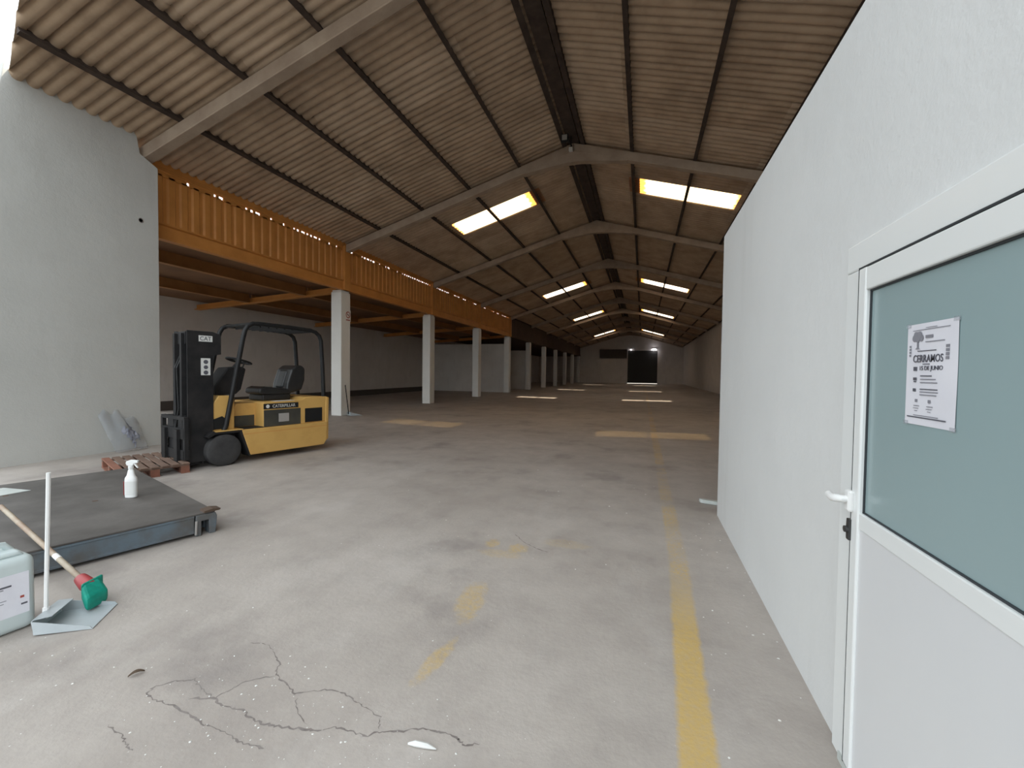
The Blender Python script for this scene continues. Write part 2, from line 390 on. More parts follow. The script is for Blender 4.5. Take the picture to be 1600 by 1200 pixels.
# purlins, one length per bay
def bay_ends(k, x):
    a = front_y(x)+.01 if k < 0 else frame_y(k)
    return a, min(frame_y(k+1), YEND)
for side in (-1, 1):
    for t in (.27, 1.61, 3.21, 4.82, 6.42, 7.86):
        x = XRG+side*t*CS
        for k in range(-1, 11):
            a, b = bay_ends(k, x)
            if b-a < .2: continue
            hw = .045 if t > .5 else .06
            prof = [(t-hw, -.055), (t+hw, -.055), (t+hw*.5, -.02), (t+hw*.5, .06), (t-hw*.5, .06), (t-hw*.5, -.02)]
            mb = MB().prism(prof, lambda tt, h: slope_pt(side, tt, a+.01, h), lambda tt, h: slope_pt(side, tt, b-.01, h))
            obj('purlin', mb, 'purlin', ceil)
obj('ridge_board', MB().box(XRG-.15, XRG+.15, front_y(XRG)+.1, YEND, ZRG-.06, ZRG-.02), 'purlin', ceil)
obj('ridge_cap', MB().prism_y([(XRG-.4, ZRG-.4*TN+.12), (XRG, ZRG+.14), (XRG+.4, ZRG-.4*TN+.12), (XRG+.4, ZRG-.4*TN+.135), (XRG, ZRG+.16), (XRG-.4, ZRG-.4*TN+.135)], front_y(XRG), YEND+.3), 'sheet', ceil)

# concrete frames
ORD = ['first', 'second', 'third', 'fourth', 'fifth', 'sixth', 'seventh', 'eighth', 'ninth', 'tenth', 'eleventh']
for k in range(11):
    y = frame_y(k); tr = empty('roof_truss', (XRG, y, ZRG-.6))
    tag(tr, ['thick concrete roof truss springing from the end of the white side wall', 'concrete roof truss carrying a floodlight at its apex, above the column with the sign'][k] if k < 2 else '%s concrete roof truss counting from the entrance' % ORD[k], 'roof truss', 'concrete roof trusses')
    for side in (-1, 1):
        tt = 7.72
        prof = [(.0, -.05), (tt, -.05), (tt, -.275), (.0, -.275)]
        mb = MB().prism([(p[0]*side, p[1]) for p in prof], lambda t, h: (XRG+t*CS, y-.1, ZRG-abs(t)*SN+h/CS), lambda t, h: (XRG+t*CS, y+.1, ZRG-abs(t)*SN+h/CS))
        obj('rafter', mb, 'rafter', tr, bevel=.012, seg=1)
    hb = [(XRG-1.45, ZRG-1.45*TN-.26), (XRG, ZRG-.26), (XRG+1.45, ZRG-1.45*TN-.26), (XRG+1.42, ZRG-1.42*TN-.30), (XRG+.2, ZRG-.56), (XRG-.2, ZRG-.56), (XRG-1.42, ZRG-1.42*TN-.30)]
    obj('apex_haunch', MB().prism_y(hb, y-.095, y+.095), 'rafter', tr)

# ------------------------------------------------------------------ walls
WL = -9.0
wl = obj('wall_left', MB().prism_x([(3.45, -.05), (5.80, -.05), (5.80, 5.34), (5.50, 5.48), (5.42, 5.95), (3.76, 5.95), (3.60, 4.9)], WL-.22, WL), 'white_wall', bevel=.01)
tag(wl, 'white rendered side wall rising to the corrugated roof beside the pallet', kind='structure')
obj('hole', MB().lathe([(.001, 0), (.03, 0), (.045, .004), (.045, .0)], 12, 'x', (WL+.002, 5.5, 4.25)), 'crack', wl)
def front_quad(x0, x1, z0, z1, mb): return mb.prism_z([(x0, front_y(x0)), (x1, front_y(x1)), (x1, front_y(x1)+.25), (x0, front_y(x0)+.25)], z0, z1)
XB = -16.1                                        # rear wall under the mezzanine
mb = MB(); front_quad(-9.22, -10.2, 0, 4.5, mb); front_quad(-10.2, -15.6, 3.75, 4.5, mb); front_quad(-15.6, XB-.25, 0, 4.5, mb)  # opening is out of view, added to bring daylight under the deck
o = obj('wall_front', mb, 'dim_wall'); tag(o, 'front wall beneath the mezzanine with an unseen opening added for daylight', kind='structure')
o = obj('wall_mezzanine', MB().box(XB-.25, XB, 6.0, 6.4, 0, 4.3).box(XB-.25, XB, 6.4, 9.9, 3.5, 4.3).box(XB-.25, XB, 9.9, YEND, 0, 4.3), 'dim_wall'); tag(o, 'long limewashed wall behind the columns under the mezzanine', kind='structure')  # gap near the front is unseen, added to light the bay behind the forklift
o = obj('wall_cross', MB().box(XB, -9.82, 29.75, 29.95, 0, 3.6), 'dim_wall'); tag(o, 'pale cross wall closing the bay at the end of the mezzanine', kind='structure')
o = obj('wall_cross_far', MB().box(XB, -9.82, 35.75, 35.95, 0, 3.43), 'dim_wall'); tag(o, 'pale cross wall one bay beyond the mezzanine', kind='structure')
o = obj('baseboard_mezzanine', MB().box(XB, XB+.03, 9.9, 29.75, 0, .33), 'far_band'); tag(o, 'dark base strip along the limewashed wall', kind='structure')
o = obj('wall_right', MB().box(5.75, 5.98, 4.9, YEND, -.05, 5.72), 'dim_wall'); tag(o, 'long limewashed hall wall beyond the office', kind='structure')
# back wall with a gable, a doorway and a recess
bw = [(XB-.25, 0), (-6.2, 0), (-6.2, 3.82), (-2.3, 3.82), (-2.3, 0), (-2.2, 0), (-2.2, 5.0), (2.1, 5.0), (2.1, 0), (5.98, 0), (5.98, 5.72), (XRG, 7.95), (-9.7, 5.72), (-9.7, 4.6), (XB-.25, 4.6)]
def poly_wall(name, poly, y0, y1, m):
    bm = bmesh.new(); vs = [bm.verts.new((x, y0, z)) for x, z in poly]; f = bm.faces.new(vs)
    r = bmesh.ops.extrude_face_region(bm, geom=[f]); bmesh.ops.translate(bm, verts=[v for v in r['geom'] if isinstance(v, bmesh.types.BMVert)], vec=(0, y1-y0, 0))
    bmesh.ops.triangulate(bm, faces=bm.faces[:]); bmesh.ops.recalc_face_normals(bm, faces=bm.faces); me = bpy.data.meshes.new(name); bm.to_mesh(me); bm.free(); return link(name, me, m)
o = poly_wall('wall_back', bw, YEND, YEND+.25, 'dim_wall'); tag(o, 'dim gable wall at the far end of the hall', kind='structure')
d = obj('door_2', MB().box(-2.2, 2.1, YEND+.06, YEND+.14, .09, 5.0), 'far_dark'); tag(d, 'tall dark shutter door in the far gable wall', kind='structure')
for i in range(9): obj('slat', MB().box(-2.19, 2.09, YEND+.035, YEND+.058, .14+.54*i, .14+.54*i+.5), 'far_dark', d)
d = obj('door_3', MB().box(-6.2, -2.3, YEND+.08, YEND+.16, 0, 3.82), 'dim_wall'); tag(d, 'pale closed loading door beside the dark shutter', kind='structure')
for i in range(4): obj('panel', MB().box(-6.15, -2.35, YEND+.05, YEND+.078, .04+.95*i, .04+.95*i+.9), 'dim_wall', d)
o = obj('trim_1', MB().box(-6.4, -2.3, YEND-.3, YEND, 3.84, 5.2), 'far_band', bevel=.02); tag(o, 'dark box housing above the pale loading door', kind='structure')
for x, on, lb in ((1.58, True, 'lit lamp above the corner of the far dark shutter'), (-1.74, False, 'faint small lamp above the far dark shutter')):
    t = empty('wall_lamp', (x, YEND, 5.1)); tag(t, lb, 'lamp')
    s = .8 if on else .16
    obj('housing', MB().box(x-.42*s, x+.42*s, YEND-.2, YEND, 5.2, 5.34), 'lamp_body', t)
    obj('diffuser', MB().lathe([(.001, 5.04), (.3*s, 5.06), (.4*s, 5.13), (.4*s, 5.2)], 12, 'z', (x, YEND-.2, 0)), 'lamp_on', t)

# office box
XO, YO, HO = .79, 4.90, 2.945
DY0, DY1, DZ = .96, 1.922, 1.93                    # door opening
wr = poly = None
bm = MB()
bm.prism_x([(-.6, -.05), (DY0, -.05), (DY0, DZ), (DY1, DZ), (DY1, -.05), (YO, -.05), (YO, HO), (-.6, HO)], XO, XO+.12)
me = bm.mesh('wall_office'); tm = bmesh.new(); tm.from_mesh(me); bmesh.ops.triangulate(tm, faces=tm.faces[:]); tm.to_mesh(me); tm.free()
o = link('wall_office', me, 'office_wall'); tag(o, 'white plastered office partition with a glazed door', kind='structure')
o = obj('wall_office_end', MB().box(XO+.12, 5.75, YO-.12, YO, -.05, HO), 'office_wall'); tag(o, 'end wall of the office', kind='structure')
o = obj('wall_office_outer', MB().box(XO+.12, 5.98, -.6, -.48, -.05, 5.6), 'office_wall'); tag(o, 'outer front wall of the office', kind='structure')
o = obj('wall_office_side', MB().box(5.75, 5.98, -.48, YO, -.05, 5.72), 'office_wall'); tag(o, 'outer side wall of the office', kind='structure')
o = obj('ceiling_office', MB().box(XO+.12, 5.75, -.48, YO-.12, HO-.1, HO), 'office_wall'); tag(o, 'flat top of the office', kind='structure')

# door
d1 = empty('door_1', (XO, DY1, 0)); tag(d1, 'white office door with a frosted blue glass pane and a lever handle', kind='structure')
fx = XO-.022
fr = MB()
obj('frame', MB().box(fx, XO+.05, DY1-.045, DY1+.075, 0, DZ-.031), 'pvc', d1, bevel=.006)
obj('frame', MB().box(fx, XO+.05, DY0-.075, DY0+.045, 0, DZ-.031), 'pvc', d1, bevel=.006)
obj('frame', MB().box(fx, XO+.05, DY0-.075, DY1+.075, DZ-.03, DZ+.075), 'pvc', d1, bevel=.006)
LX = XO-.006
lf0, lf1 = DY0+.05, DY1-.05
obj('stile', MB().box(LX-.028, LX+.03, lf1-.055, lf1, .035, DZ-.036), 'pvc', d1, bevel=.006)
obj('stile', MB().box(LX-.028, LX+.03, lf0, lf0+.075, .035, DZ-.036), 'pvc', d1, bevel=.006)
obj('rail', MB().box(LX-.026, LX+.03, lf0+.07, lf1-.05, DZ-.12, DZ-.037), 'pvc', d1, bevel=.005)
obj('rail', MB().box(LX-.024, LX+.03, lf0+.07, lf1-.05, .945, 1.005), 'pvc', d1, bevel=.004)
obj('lower_panel', MB().box(LX-.020, LX+.02, lf0+.07, lf1-.05, .03, .95), 'pvc_panel', d1)
obj('gasket', MB().box(LX-.014, LX+.02, lf0+.07, lf1-.05, 1.0, 1.010).box(LX-.014, LX+.02, lf1-.060, lf1-.052, 1.0, DZ-.12).box(LX-.014, LX+.02, lf0+.07, lf1-.05, DZ-.126, DZ-.118), 'gasket', d1)
obj('pane', MB().box(LX-.008, LX+.004, lf0+.07, lf1-.058, 1.008, DZ-.124), 'frost', d1)
obj('threshold', MB().box(XO-.03, XO+.06, DY0, DY1, 0, .03), 'grey_metal', d1)
# gap line between leaf and frame
obj('seal', MB().box(LX-.026, LX, lf1+.0005, lf1+.0048, .03, DZ-.03).box(LX-.026, LX, lf0, lf1, DZ-.0362, DZ-.0305), 'gasket', d1)
hd = empty('handle', (0, 0, 0)); bpy.data.objects.remove(hd)
hy, hz = 1.866, 1.035
h = obj('handle', MB().prism_x([(hy-.018, hz-.04), (hy+.018, hz-.04), (hy+.02, hz+.04), (hy-.02, hz+.04)], LX-.045, LX-.024), 'plastic_white', d1, bevel=.008)
obj('lever', MB().tube([(LX-.03, hy, hz+.005), (LX-.06, hy, hz+.005), (LX-.07, hy+.012, hz+.003), (LX-.072, hy+.045, hz-.004), (LX-.070, hy+.085, hz-.002)], [.013, .013, .015, .015, .014], 10), 'plastic_white', h, smooth=True)
k = obj('lock', MB().prism_x([(hy-.005, .885), (hy+.018, .885), (hy+.022, .92), (hy+.018, .965), (hy-.005, .965)], LX-.036, LX-.022), 'lockblack', d1, bevel=.003)
obj('cylinder', MB().lathe([(.012, LX-.046), (.012, LX-.034)], 12, 'x', (0, hy+.007, .925)), 'lockblack', k)

# notice on the glass
PX = LX-.0095
nt_ = empty('notice', (PX, 1.48, 1.362)); tag(nt_, 'white printed CERRAMOS notice taped to the office door glass', 'notice')
py0, py1, pz0, pz1 = 1.372, 1.590, 1.360, 1.656
# page slightly rippled
vs = []; fs = []; nx, nz = 8, 8
for i in range(nx+1):
    for q in range(nz+1):
        vs.append((PX-.0008*(1+sin(i*.9)*cos(q*.7)), py1-(py1-py0)*i/nx, pz0+(pz1-pz0)*q/nz))
fs = [(i*(nz+1)+q, (i+1)*(nz+1)+q, (i+1)*(nz+1)+q+1, i*(nz+1)+q+1) for i in range(nx) for q in range(nz)]
obj('page', MB().add(vs, fs), 'paper', nt_, smooth=True)
TX = PX-.0024
AX, AY = (0, -1, 0), (0, 0, 1)
W_, H_ = py1-py0, pz1-pz0
def pg(a, b): return (TX, py1-W_*a, pz0+H_*(1-b))       # page fractions from the top corner by the hinge
def bar(a0, a1, b, th, m='print', name='printed_line'):
    p0, p1 = pg(a0, b-th/2), pg(a1, b+th/2)
    return obj(name, MB().box(TX-.0003, TX+.0003, p1[1], p0[1], p1[2], p0[2]), m, nt_)
bar(.13, .86, .063, .006, 'grey_print'); bar(.40, .62, .047, .005, 'grey_print')
lettering('CERRAMOS', pg(.455, .345), AX, AY, H_*.074, W_*.60, 'print', nt_)
lettering('15 DE JUNIO', pg(.53, .445), AX, AY, H_*.055, W_*.45, 'print', nt_)
# tree emblem: crown of overlapping rounds, trunk, foot
cr = MB()
for ei, (a, b, r) in enumerate([(.24, .125, .018), (.17, .14, .013), (.31, .14, .013), (.20, .11, .013), (.28, .11, .013), (.24, .15, .012)]):
    p = pg(a, b); cr.lathe([(.0001, 0), (r*.8, 0), (r*.8, .0002)], 12, 'x', (TX-.0003-.00012*ei, p[1], p[2]))
obj('emblem_crown', cr, 'grey_print', nt_)
p = pg(.24, .19)
obj('emblem_trunk', MB().prism_x([(p[1]-.004, p[2]+.014), (p[1]+.004, p[2]+.014), (p[1]+.003, p[2]-.012), (p[1]+.010, p[2]-.018), (p[1]-.010, p[2]-.018), (p[1]-.003, p[2]-.012)], TX-.0004, TX), 'grey_print', nt_)
bar(.40, .55, .135, .03, 'grey_print'); bar(.40, .77, .185, .008, 'grey_print')
bar(.24, .62, .27, .008); bar(.36, .50, .40, .008)
for a in (.20,): bar(a-.03, a+.04, .445, .04); bar(a-.03, a+.04, .545, .028); bar(a-.02, a+.03, .572, .012); bar(a-.03, a+.03, .655, .03)
for b, a1 in ((.515, .55), (.548, .63), (.58, .66), (.645, .67), (.672, .68), (.70, .65)): bar(.32, a1, b, .010, 'print' if b in (.515, .645) else 'grey_print')
for a in (.25, .52): bar(a-.025, a+.025, .76, .03, 'grey_print'); bar(a-.05, a+.07, .81, .008, 'grey_print'); bar(a-.06, a+.05, .835, .006, 'grey_print'); bar(a-.03, a+.03, .86, .006, 'grey_print')
bar(.20, .70, .905, .008, 'grey_print')
bar(.06, .84, .925, .012)
for i in range(4): bar(.065, .10, .22+.03*i, .02, 'grey_print'); bar(.80, .86, .24+.036*i, .026, 'grey_print')
for i, (a, b) in enumerate([(.03, .01), (.97, .01), (.03, .99), (.97, .99)]):
    p = pg(a, b); obj('tape', MB().box(TX-.0002, TX+.0004, p[1]-.012, p[1]+.012, p[2]-.006, p[2]+.006), 'film', nt_)

# ------------------------------------------------------------------ columns
XC = -9.6
KMEZ = 4
CL = {0: 'white column swallowed by the end of the side wall', 1: 'white square column with the no-smoking sign, standing behind the forklift'}
for k in range(1, 11):
    y = frame_y(k); c = empty('column', (XC, y, 0))
    tag(c, CL.get(k) or 'white square mezzanine column, %s in the row counted from the forklift' % ORD[k-1], 'column', 'white columns along the mezzanine')
    hw, hd_ = .20, .225
    obj('shaft', MB().box(XC-hw, XC+hw, y-hd_, y+hd_, 0, 4.06), 'column', c, bevel=.02)
    obj('capital', MB().box(XC-hw+.03, XC+hw-.03, y-hd_+.03, y+hd_-.03, 4.06, 4.12), 'column', c)
obj('column', MB().box(XC-.2, XC+.2, frame_y(0)-.2, frame_y(0)+.1, 0, 5.2), 'column'); tag(bpy.context.scene.objects['column'] if False else COL.objects[-1], 'white column built into the end of the side wall', 'column', 'white columns along the mezzanine')
# no-smoking sign on the column
sy, sz, sx = frame_y(1)+.10, 3.34, XC+.20
sg = empty('no_smoking_sign', (sx, sy, sz-.22)); tag(sg, 'small no-smoking sign with a red ring high on the white column', 'sign')
obj('plate', MB().box(sx+.001, sx+.007, sy-.13, sy+.13, sz-.22, sz+.16), 'column', sg)
ring = MB(); n = 24
vs = [(sx+.009, sy+r*cos(2*pi*i/n), sz+r*sin(2*pi*i/n)) for r in (.082, .112) for i in range(n)]
obj('ring', MB().add(vs, [(i, (i+1) % n, n+(i+1) % n, n+i) for i in range(n)]), 'sign_red', sg)
obj('slash', MB().prism_x([(sy-.075, sz+.06), (sy-.06, sz+.075), (sy+.075, sz-.06), (sy+.06, sz-.075)], sx+.008, sx+.0095), 'sign_red', sg)
obj('cigarette', MB().box(sx+.0075, sx+.0085, sy-.06, sy+.06, sz-.012, sz+.012), 'print', sg)
obj('caption', MB().box(sx+.0075, sx+.0085, sy-.10, sy+.10, sz-.19, sz-.155), 'sign_red', sg)

# ------------------------------------------------------------------ mezzanine
XF = -9.40
ym0, ym1 = 3.9, frame_y(KMEZ)
TILT = .055                                       # the deck falls slightly toward the rear wall
mz = empty('mezzanine', (XF, frame_y(1), 4.1)); tag(mz, 'orange steel mezzanine with a corrugated front carried by white columns', 'mezzanine')
def rib_panel(y0, y1, z0, z1, nr=4):
    pts = []; p = (y1-y0)/nr
    for i in range(nr):
        a = y0+i*p; pts += [(a, 0), (a+p*.28, 0), (a+p*.40, .035), (a+p*.88, .035)]
    pts.append((y1, 0)); vs = [(XF+dx-.05, y, z) for y, dx in pts for z in (z0, z1)]
    return MB().add(vs, [(2*i, 2*i+1, 2*i+3, 2*i+2) for i in range(len(pts)-1)])
for k in range(0, KMEZ):
    ya, yb = frame_y(k), frame_y(k+1)
    for q in range(6):
        y0 = ya+q; obj('fascia_panel', rib_panel(y0, y0+1, 4.42, 5.435), 'orange', mz)
    # closers under the rail: daylight shows where they are missing
    mb = MB(); y = ya
    while y < yb:
        if random.random() < .72: l, gp = random.choice((.04, .06, .08)), random.choice((.08, .11, .14))
        else: l, gp = random.uniform(.25, .6), .06
        mb.box(XF-.045, XF-.015, y, min(y+l, yb), 5.40, 5.492); y += l+gp
    tag(obj('rail_closers', mb, 'orange', mz), kind='stuff')
    obj('top_rail', MB().prism_y([(XF-.05, 5.487), (XF-.02, 5.487), (XF-.0, 5.51), (XF+.0, 5.70), (XF-.05, 5.70)], ya, yb), 'orange', mz)
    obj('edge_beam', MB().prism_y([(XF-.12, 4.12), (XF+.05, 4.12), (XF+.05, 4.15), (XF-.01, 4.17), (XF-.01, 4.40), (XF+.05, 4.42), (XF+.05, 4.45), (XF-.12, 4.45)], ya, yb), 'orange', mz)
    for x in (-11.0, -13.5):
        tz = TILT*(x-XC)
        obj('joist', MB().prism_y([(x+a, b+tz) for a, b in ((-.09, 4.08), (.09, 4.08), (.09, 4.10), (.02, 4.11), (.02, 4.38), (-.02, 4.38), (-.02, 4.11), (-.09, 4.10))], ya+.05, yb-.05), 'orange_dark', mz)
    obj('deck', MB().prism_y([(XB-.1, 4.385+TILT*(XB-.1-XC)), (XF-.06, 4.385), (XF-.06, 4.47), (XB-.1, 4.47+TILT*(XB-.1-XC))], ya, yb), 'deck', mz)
for k in range(0, KMEZ+1):
    y = frame_y(k)
    if k: obj('post', MB().box(XF-.19, XF+.075, y-.14, y+.14, 4.12, 5.56), 'orange', mz, bevel=.01)
    prof = [(-.11, 3.96), (.11, 3.96), (.11, 3.985), (.02, 4.0), (.02, 4.15), (-.02, 4.15), (-.02, 4.0), (-.11, 3.985)]
    if k: obj('cross_beam', MB().prism([(a+y, b+.10) for a, b in prof], lambda a, b: (XB, a, b+TILT*(XB-XC)), lambda a, b: (XC-.2, a, b)), 'orange', mz)
# front infill strip of deck up to the skewed front
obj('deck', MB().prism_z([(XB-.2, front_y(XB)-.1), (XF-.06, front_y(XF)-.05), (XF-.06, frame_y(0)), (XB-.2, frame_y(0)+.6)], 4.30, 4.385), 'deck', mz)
# beyond the mezzanine: low dark aisle roof and boarding
o = obj('ceiling_aisle', MB().box(XB-.1, XF, ym1, YEND, 4.13, 4.4), 'rust_board'); tag(o, 'low dark ceiling of the side aisle beyond the mezzanine', kind='structure')
ab = obj('wall_aisle_boarding', MB().box(XF-.12, XF-.05, ym1+.15, YEND, 4.12, 5.7), 'rust_board'); tag(ab, 'dark boarding above the far columns', kind='structure')

# ------------------------------------------------------------------ floodlight at the apex
t = empty('floodlight', (-2.0, 11.4, 7.5)); tag(t, 'small floodlight and junction box at the apex of a roof truss', 'light')
obj('lamp_body', MB().box(-2.13, -1.94, 10.86, 10.96, 7.46, 7.65), 'black', t, bevel=.01)
obj('lens', MB().box(-2.10, -1.97, 10.845, 10.862, 7.49, 7.62), 'lamp_body', t)
obj('bracket', MB().tube([(-2.03, 10.95, 7.58), (-1.99, 11.2, 7.70), (-1.97, 11.56, 7.68)], .02, 6), 'black', t)
obj('cable', MB().tube([(-1.98, 11.50, 7.62), (-1.95, 11.40, 7.68), (-1.93, 11.2, 7.75)], .012, 6), 'black', t)
obj('junction_box', MB().box(-2.03, -1.93, 11.47, 11.565, 7.52, 7.62), 'column', t, bevel=.008)

# ------------------------------------------------------------------ forklift
# local: +X toward the hall's middle, +Y rearward, origin under the front axle's outer tyre face
FK = empty('forklift', (-6.128, 4.849, 0), -radians(14.3)); tag(FK, 'yellow electric forklift with black mast and overhead guard beside the pallet', 'forklift')
def fk(name, mb, m, parent=FK, **kw): return obj(name, mb, m, parent, world=False, **kw)
def wheel(x0, wdt, y, R, z):
    t = fk('wheel', MB().lathe([(R*.55, x0), (R*.9, x0), (R, x0-.02), (R, x0-wdt+.02), (R*.9, x0-wdt), (R*.55, x0-wdt)], 28, 'x', (0, y, z)), 'rubber', smooth=True)
    fk('hub', MB().lathe([(.001, x0-.055), (R*.16, x0-.055), (R*.2, x0-.075), (R*.42, x0-.08), (R*.5, x0-.03), (R*.56, x0-.01), (R*.56, x0-wdt+.01), (.001, x0-wdt+.01)], 20, 'x', (0, y, z)), 'hub', t, smooth=True)
    for i in range(6):
        a = i*pi/3; fk('bolt', MB().lathe([(.014, x0-.07), (.014, x0-.055), (.001, x0-.052)], 6, 'x', (0, y+R*.3*cos(a), z+R*.3*sin(a))), 'hub', t)
wheel(0, .18, 0, .243, .243); wheel(-.86, .18, 0, .243, .243); wheel(-.46, .14, 1.35, .19, .19)
fk('chassis', MB().prism_x([(.37, .11), (1.69, .10), (1.75, .20), (1.76, .53), (.24, .53)], -1.04, 0), 'yellow', bevel=.012)
fk('sill_seam', MB().box(-.002, .002, .26, 1.74, .455, .462), 'orange', bevel=0)
fk('front_axle_frame', MB().box(-.84, -.2, -.22, .38, .14, .50), 'dark_steel')
fk('fender', MB().prism_x([(-.24, .47), (-.16, .535), (.25, .535), (.385, .11), (.35, .10), (.215, .50), (-.13, .50), (-.22, .45)], -.23, -.004), 'dark_steel')
fk('fender', MB().prism_x([(-.24, .47), (-.16, .535), (.25, .535), (.385, .11), (.35, .10), (.215, .50), (-.13, .50), (-.22, .45)], -1.04, -.82), 'dark_steel')
fk('fender_lip', MB().box(-.22, .006, -.12, .26, .535, .547), 'yellow')
fk('battery_body', MB().prism_x([(.60, .53), (1.755, .53), (1.765, 1.0), (1.36, 1.005), (1.27, .955), (.60, .95)], -1.0, -.04), 'yellow', bevel=.014)
fk('step_well', MB().prism_x([(.20, .53), (.62, .53), (.62, .93), (.30, .93), (.22, .80)], -.78, -.30), 'yellow', bevel=.01)
fk('step_panel', MB().box(-.302, -.292, .27, .58, .55, .73), 'glassdark')
fk('floor_plate', MB().box(-.98, -.05, -.14, .62, .53, .545), 'dark_steel')
fk('front_cowl', MB().prism_x([(-.11, .54), (.20, .54), (.20, 1.07), (-.02, 1.08), (-.11, .95)], -.93, -.14), 'yellow', bevel=.012)
fk('cowl_grille', MB().prism_x([(-.10, .56), (.07, .56), (.09, .70), (.02, .76), (-.10, .72)], -.141, -.13), 'void')
hp = fk('side_hatch', MB().box(-.045, -.034, .605, 1.245, .535, .815), 'glassdark')
fk('data_plate', MB().box(-.034, -.031, .85, 1.03, .60, .745), 'lamp_body', hp)
fk('vent_shade_panel', MB().box(-.045, -.036, 1.33, 1.675, .545, .80), 'void', bevel=.004)  # flat black panel, its colour stands in for the shade inside the vent hole
fk('side_post', MB().box(-.046, -.030, 1.248, 1.325, .53, .82), 'yellow')
fk('rear_counterweight', MB().prism_x([(1.73, .14), (1.80, .2), (1.81, .98), (1.75, 1.0)], -1.02, -.03), 'yellow', bevel=.01)
nb = fk('name_band', MB().box(-.042, -.030, .60, 1.20, .832, .922), 'black')
lettering('CATERPILLAR', (-.0295, .945, .877), (0, 1, 0), (0, 0, 1), .052, .40, 'white', nb, world=False)
em = MB().lathe([(.001, -.0285), (.03, -.0285), (.03, -.0295)], 16, 'x', (0, .665, .877)); fk('round_emblem', em, 'white', nb)
st = fk('small_sticker', MB().box(-.20, -.045, .80, 1.14, .953, .957), 'white')
# seat
fk('seat_base', MB().box(-.76, -.30, .72, 1.22, .955, 1.06), 'vinyl', bevel=.02)
fk('seat_cushion', MB().prism_x([(.66, 1.10), (.70, 1.06), (1.22, 1.05), (1.26, 1.12), (1.16, 1.16), (.76, 1.20), (.68, 1.17)], -.78, -.30), 'vinyl', bevel=.035, seg=3)
sb = fk('seat_back', MB().prism_x([(1.14, 1.12), (1.26, 1.08), (1.44, 1.12), (1.50, 1.30), (1.51, 1.52), (1.45, 1.58), (1.33, 1.58), (1.24, 1.50), (1.16, 1.26)], -.78, -.30), 'vinyl', bevel=.04, seg=3)
fk('back_pad', MB().prism_x([(1.12, 1.18), (1.20, 1.14), (1.30, 1.46), (1.27, 1.52), (1.21, 1.47)], -.66, -.42), 'vinyl', sb, bevel=.03, seg=3)
# console, steering
fk('console', MB().prism_x([(.04, 1.07), (.34, 1.08), (.42, 1.16), (.50, 1.50), (.44, 1.54), (.22, 1.52), (.02, 1.22)], -.74, -.38), 'dark_steel', bevel=.02)
fk('steering_column', MB().tube([(-.56, .36, 1.48), (-.56, .46, 1.62)], .03, 8), 'black')
c0 = Vector((-.56, .47, 1.635)); ax_ = Vector((0, .28, 1)).normalized(); e1 = Vector((1, 0, 0)); e2 = ax_.cross(e1)
sw = fk('steering_wheel', MB().tube([c0+(e1*cos(a)+e2*sin(a))*.185 for a in [2*pi*i/28 for i in range(28)]], .017, 8, closed=True), 'black', smooth=True)
for a in (.4, 2.5, 4.6): fk('spoke', MB().tube([c0-ax_*.02, c0+(e1*cos(a)+e2*sin(a))*.18], .011, 6), 'black', sw)
fk('hub', MB().lathe([(.04, -.02), (.045, .01), (.001, .02)], 10, 'z', tuple(c0)), 'black', sw)
fk('lever', MB().tube([(-.40, .42, 1.45), (-.36, .46, 1.60)], [.008, .014], 6), 'black')
# overhead guard
def guard_path(x):
    return [(x, .03, .54), (x, .06, .62), (x, .20, 1.38), (x, .315, 2.0), (x, .345, 2.12), (x, .39, 2.20), (x, .47, 2.245), (x, .60, 2.25), (x, 1.05, 2.245), (x, 1.48, 2.225), (x, 1.58, 2.20), (x, 1.655, 2.14), (x, 1.69, 2.05), (x, 1.72, 1.60), (x, 1.745, .99)]
for x in (-.10, -.94): fk('guard_hoop', MB().tube(guard_path(x), .036, 10), 'black', smooth=True)
for y, z in ((.45, 2.235), (1.52, 2.215)): fk('guard_crossbar', MB().tube([(-.94, y, z), (-.10, y, z)], .028, 8), 'black', smooth=True)
for i in range(7):
    y = .60+.135*i; fk('guard_bar', MB().box(-.92, -.12, y-.012, y+.012, 2.195, 2.235), 'black')
# mast
for x in (-.19, -.62):
    s = 1 if x > -.5 else -1
    fk('mast_rail', MB().prism([(x-.045, -.40), (x+.045, -.40), (x+.045, -.375), (x+.02*s, -.375), (x+.02*s, -.255), (x+.045, -.255), (x+.045, -.23), (x-.045, -.23)], lambda a, b: (a, b, .06), lambda a, b: (a, b, 2.06)), 'dark_steel')
    fk('inner_rail', MB().box(x-.10*s-.03, x-.10*s+.03, -.46, -.33, .08, 2.02), 'dark_steel')
    fk('lift_cylinder', MB().lathe([(.035, .1), (.035, 1.35), (.022, 1.36), (.022, 1.98)], 10, 'z', (x-.03*s, -.17, 0)), 'dark_steel')
for z in (.30, 1.15, 1.98): fk('mast_crossmember', MB().box(-.63, -.18, -.29, -.23, z-.06, z+.06), 'dark_steel')
gd = fk('mast_side_guard', MB().prism_x([(-.44, .10), (-.10, .10), (-.10, 1.70), (.01, 1.72), (.01, 2.02), (-.10, 2.06), (-.44, 2.06)], -.140, -.125), 'dark_steel', bevel=.004)
st = fk('maker_sticker', MB().box(-.125, -.122, -.29, -.11, 1.905, 1.995), 'white', gd)
lettering('CAT', (-.1212, -.20, 1.95), (0, 1, 0), (0, 0, 1), .062, .15, 'print', st, world=False)
st = fk('warning_sticker', MB().box(-.125, -.122, -.265, -.14, 1.40, 1.655), 'white', gd)
for i, z in enumerate((1.60, 1.52, 1.44)): fk('pictogram', MB().lathe([(.001, -.1212), (.032, -.1212), (.032, -.122)], 6 if i % 2 else 12, 'x', (0, -.20, z)), 'print', st)
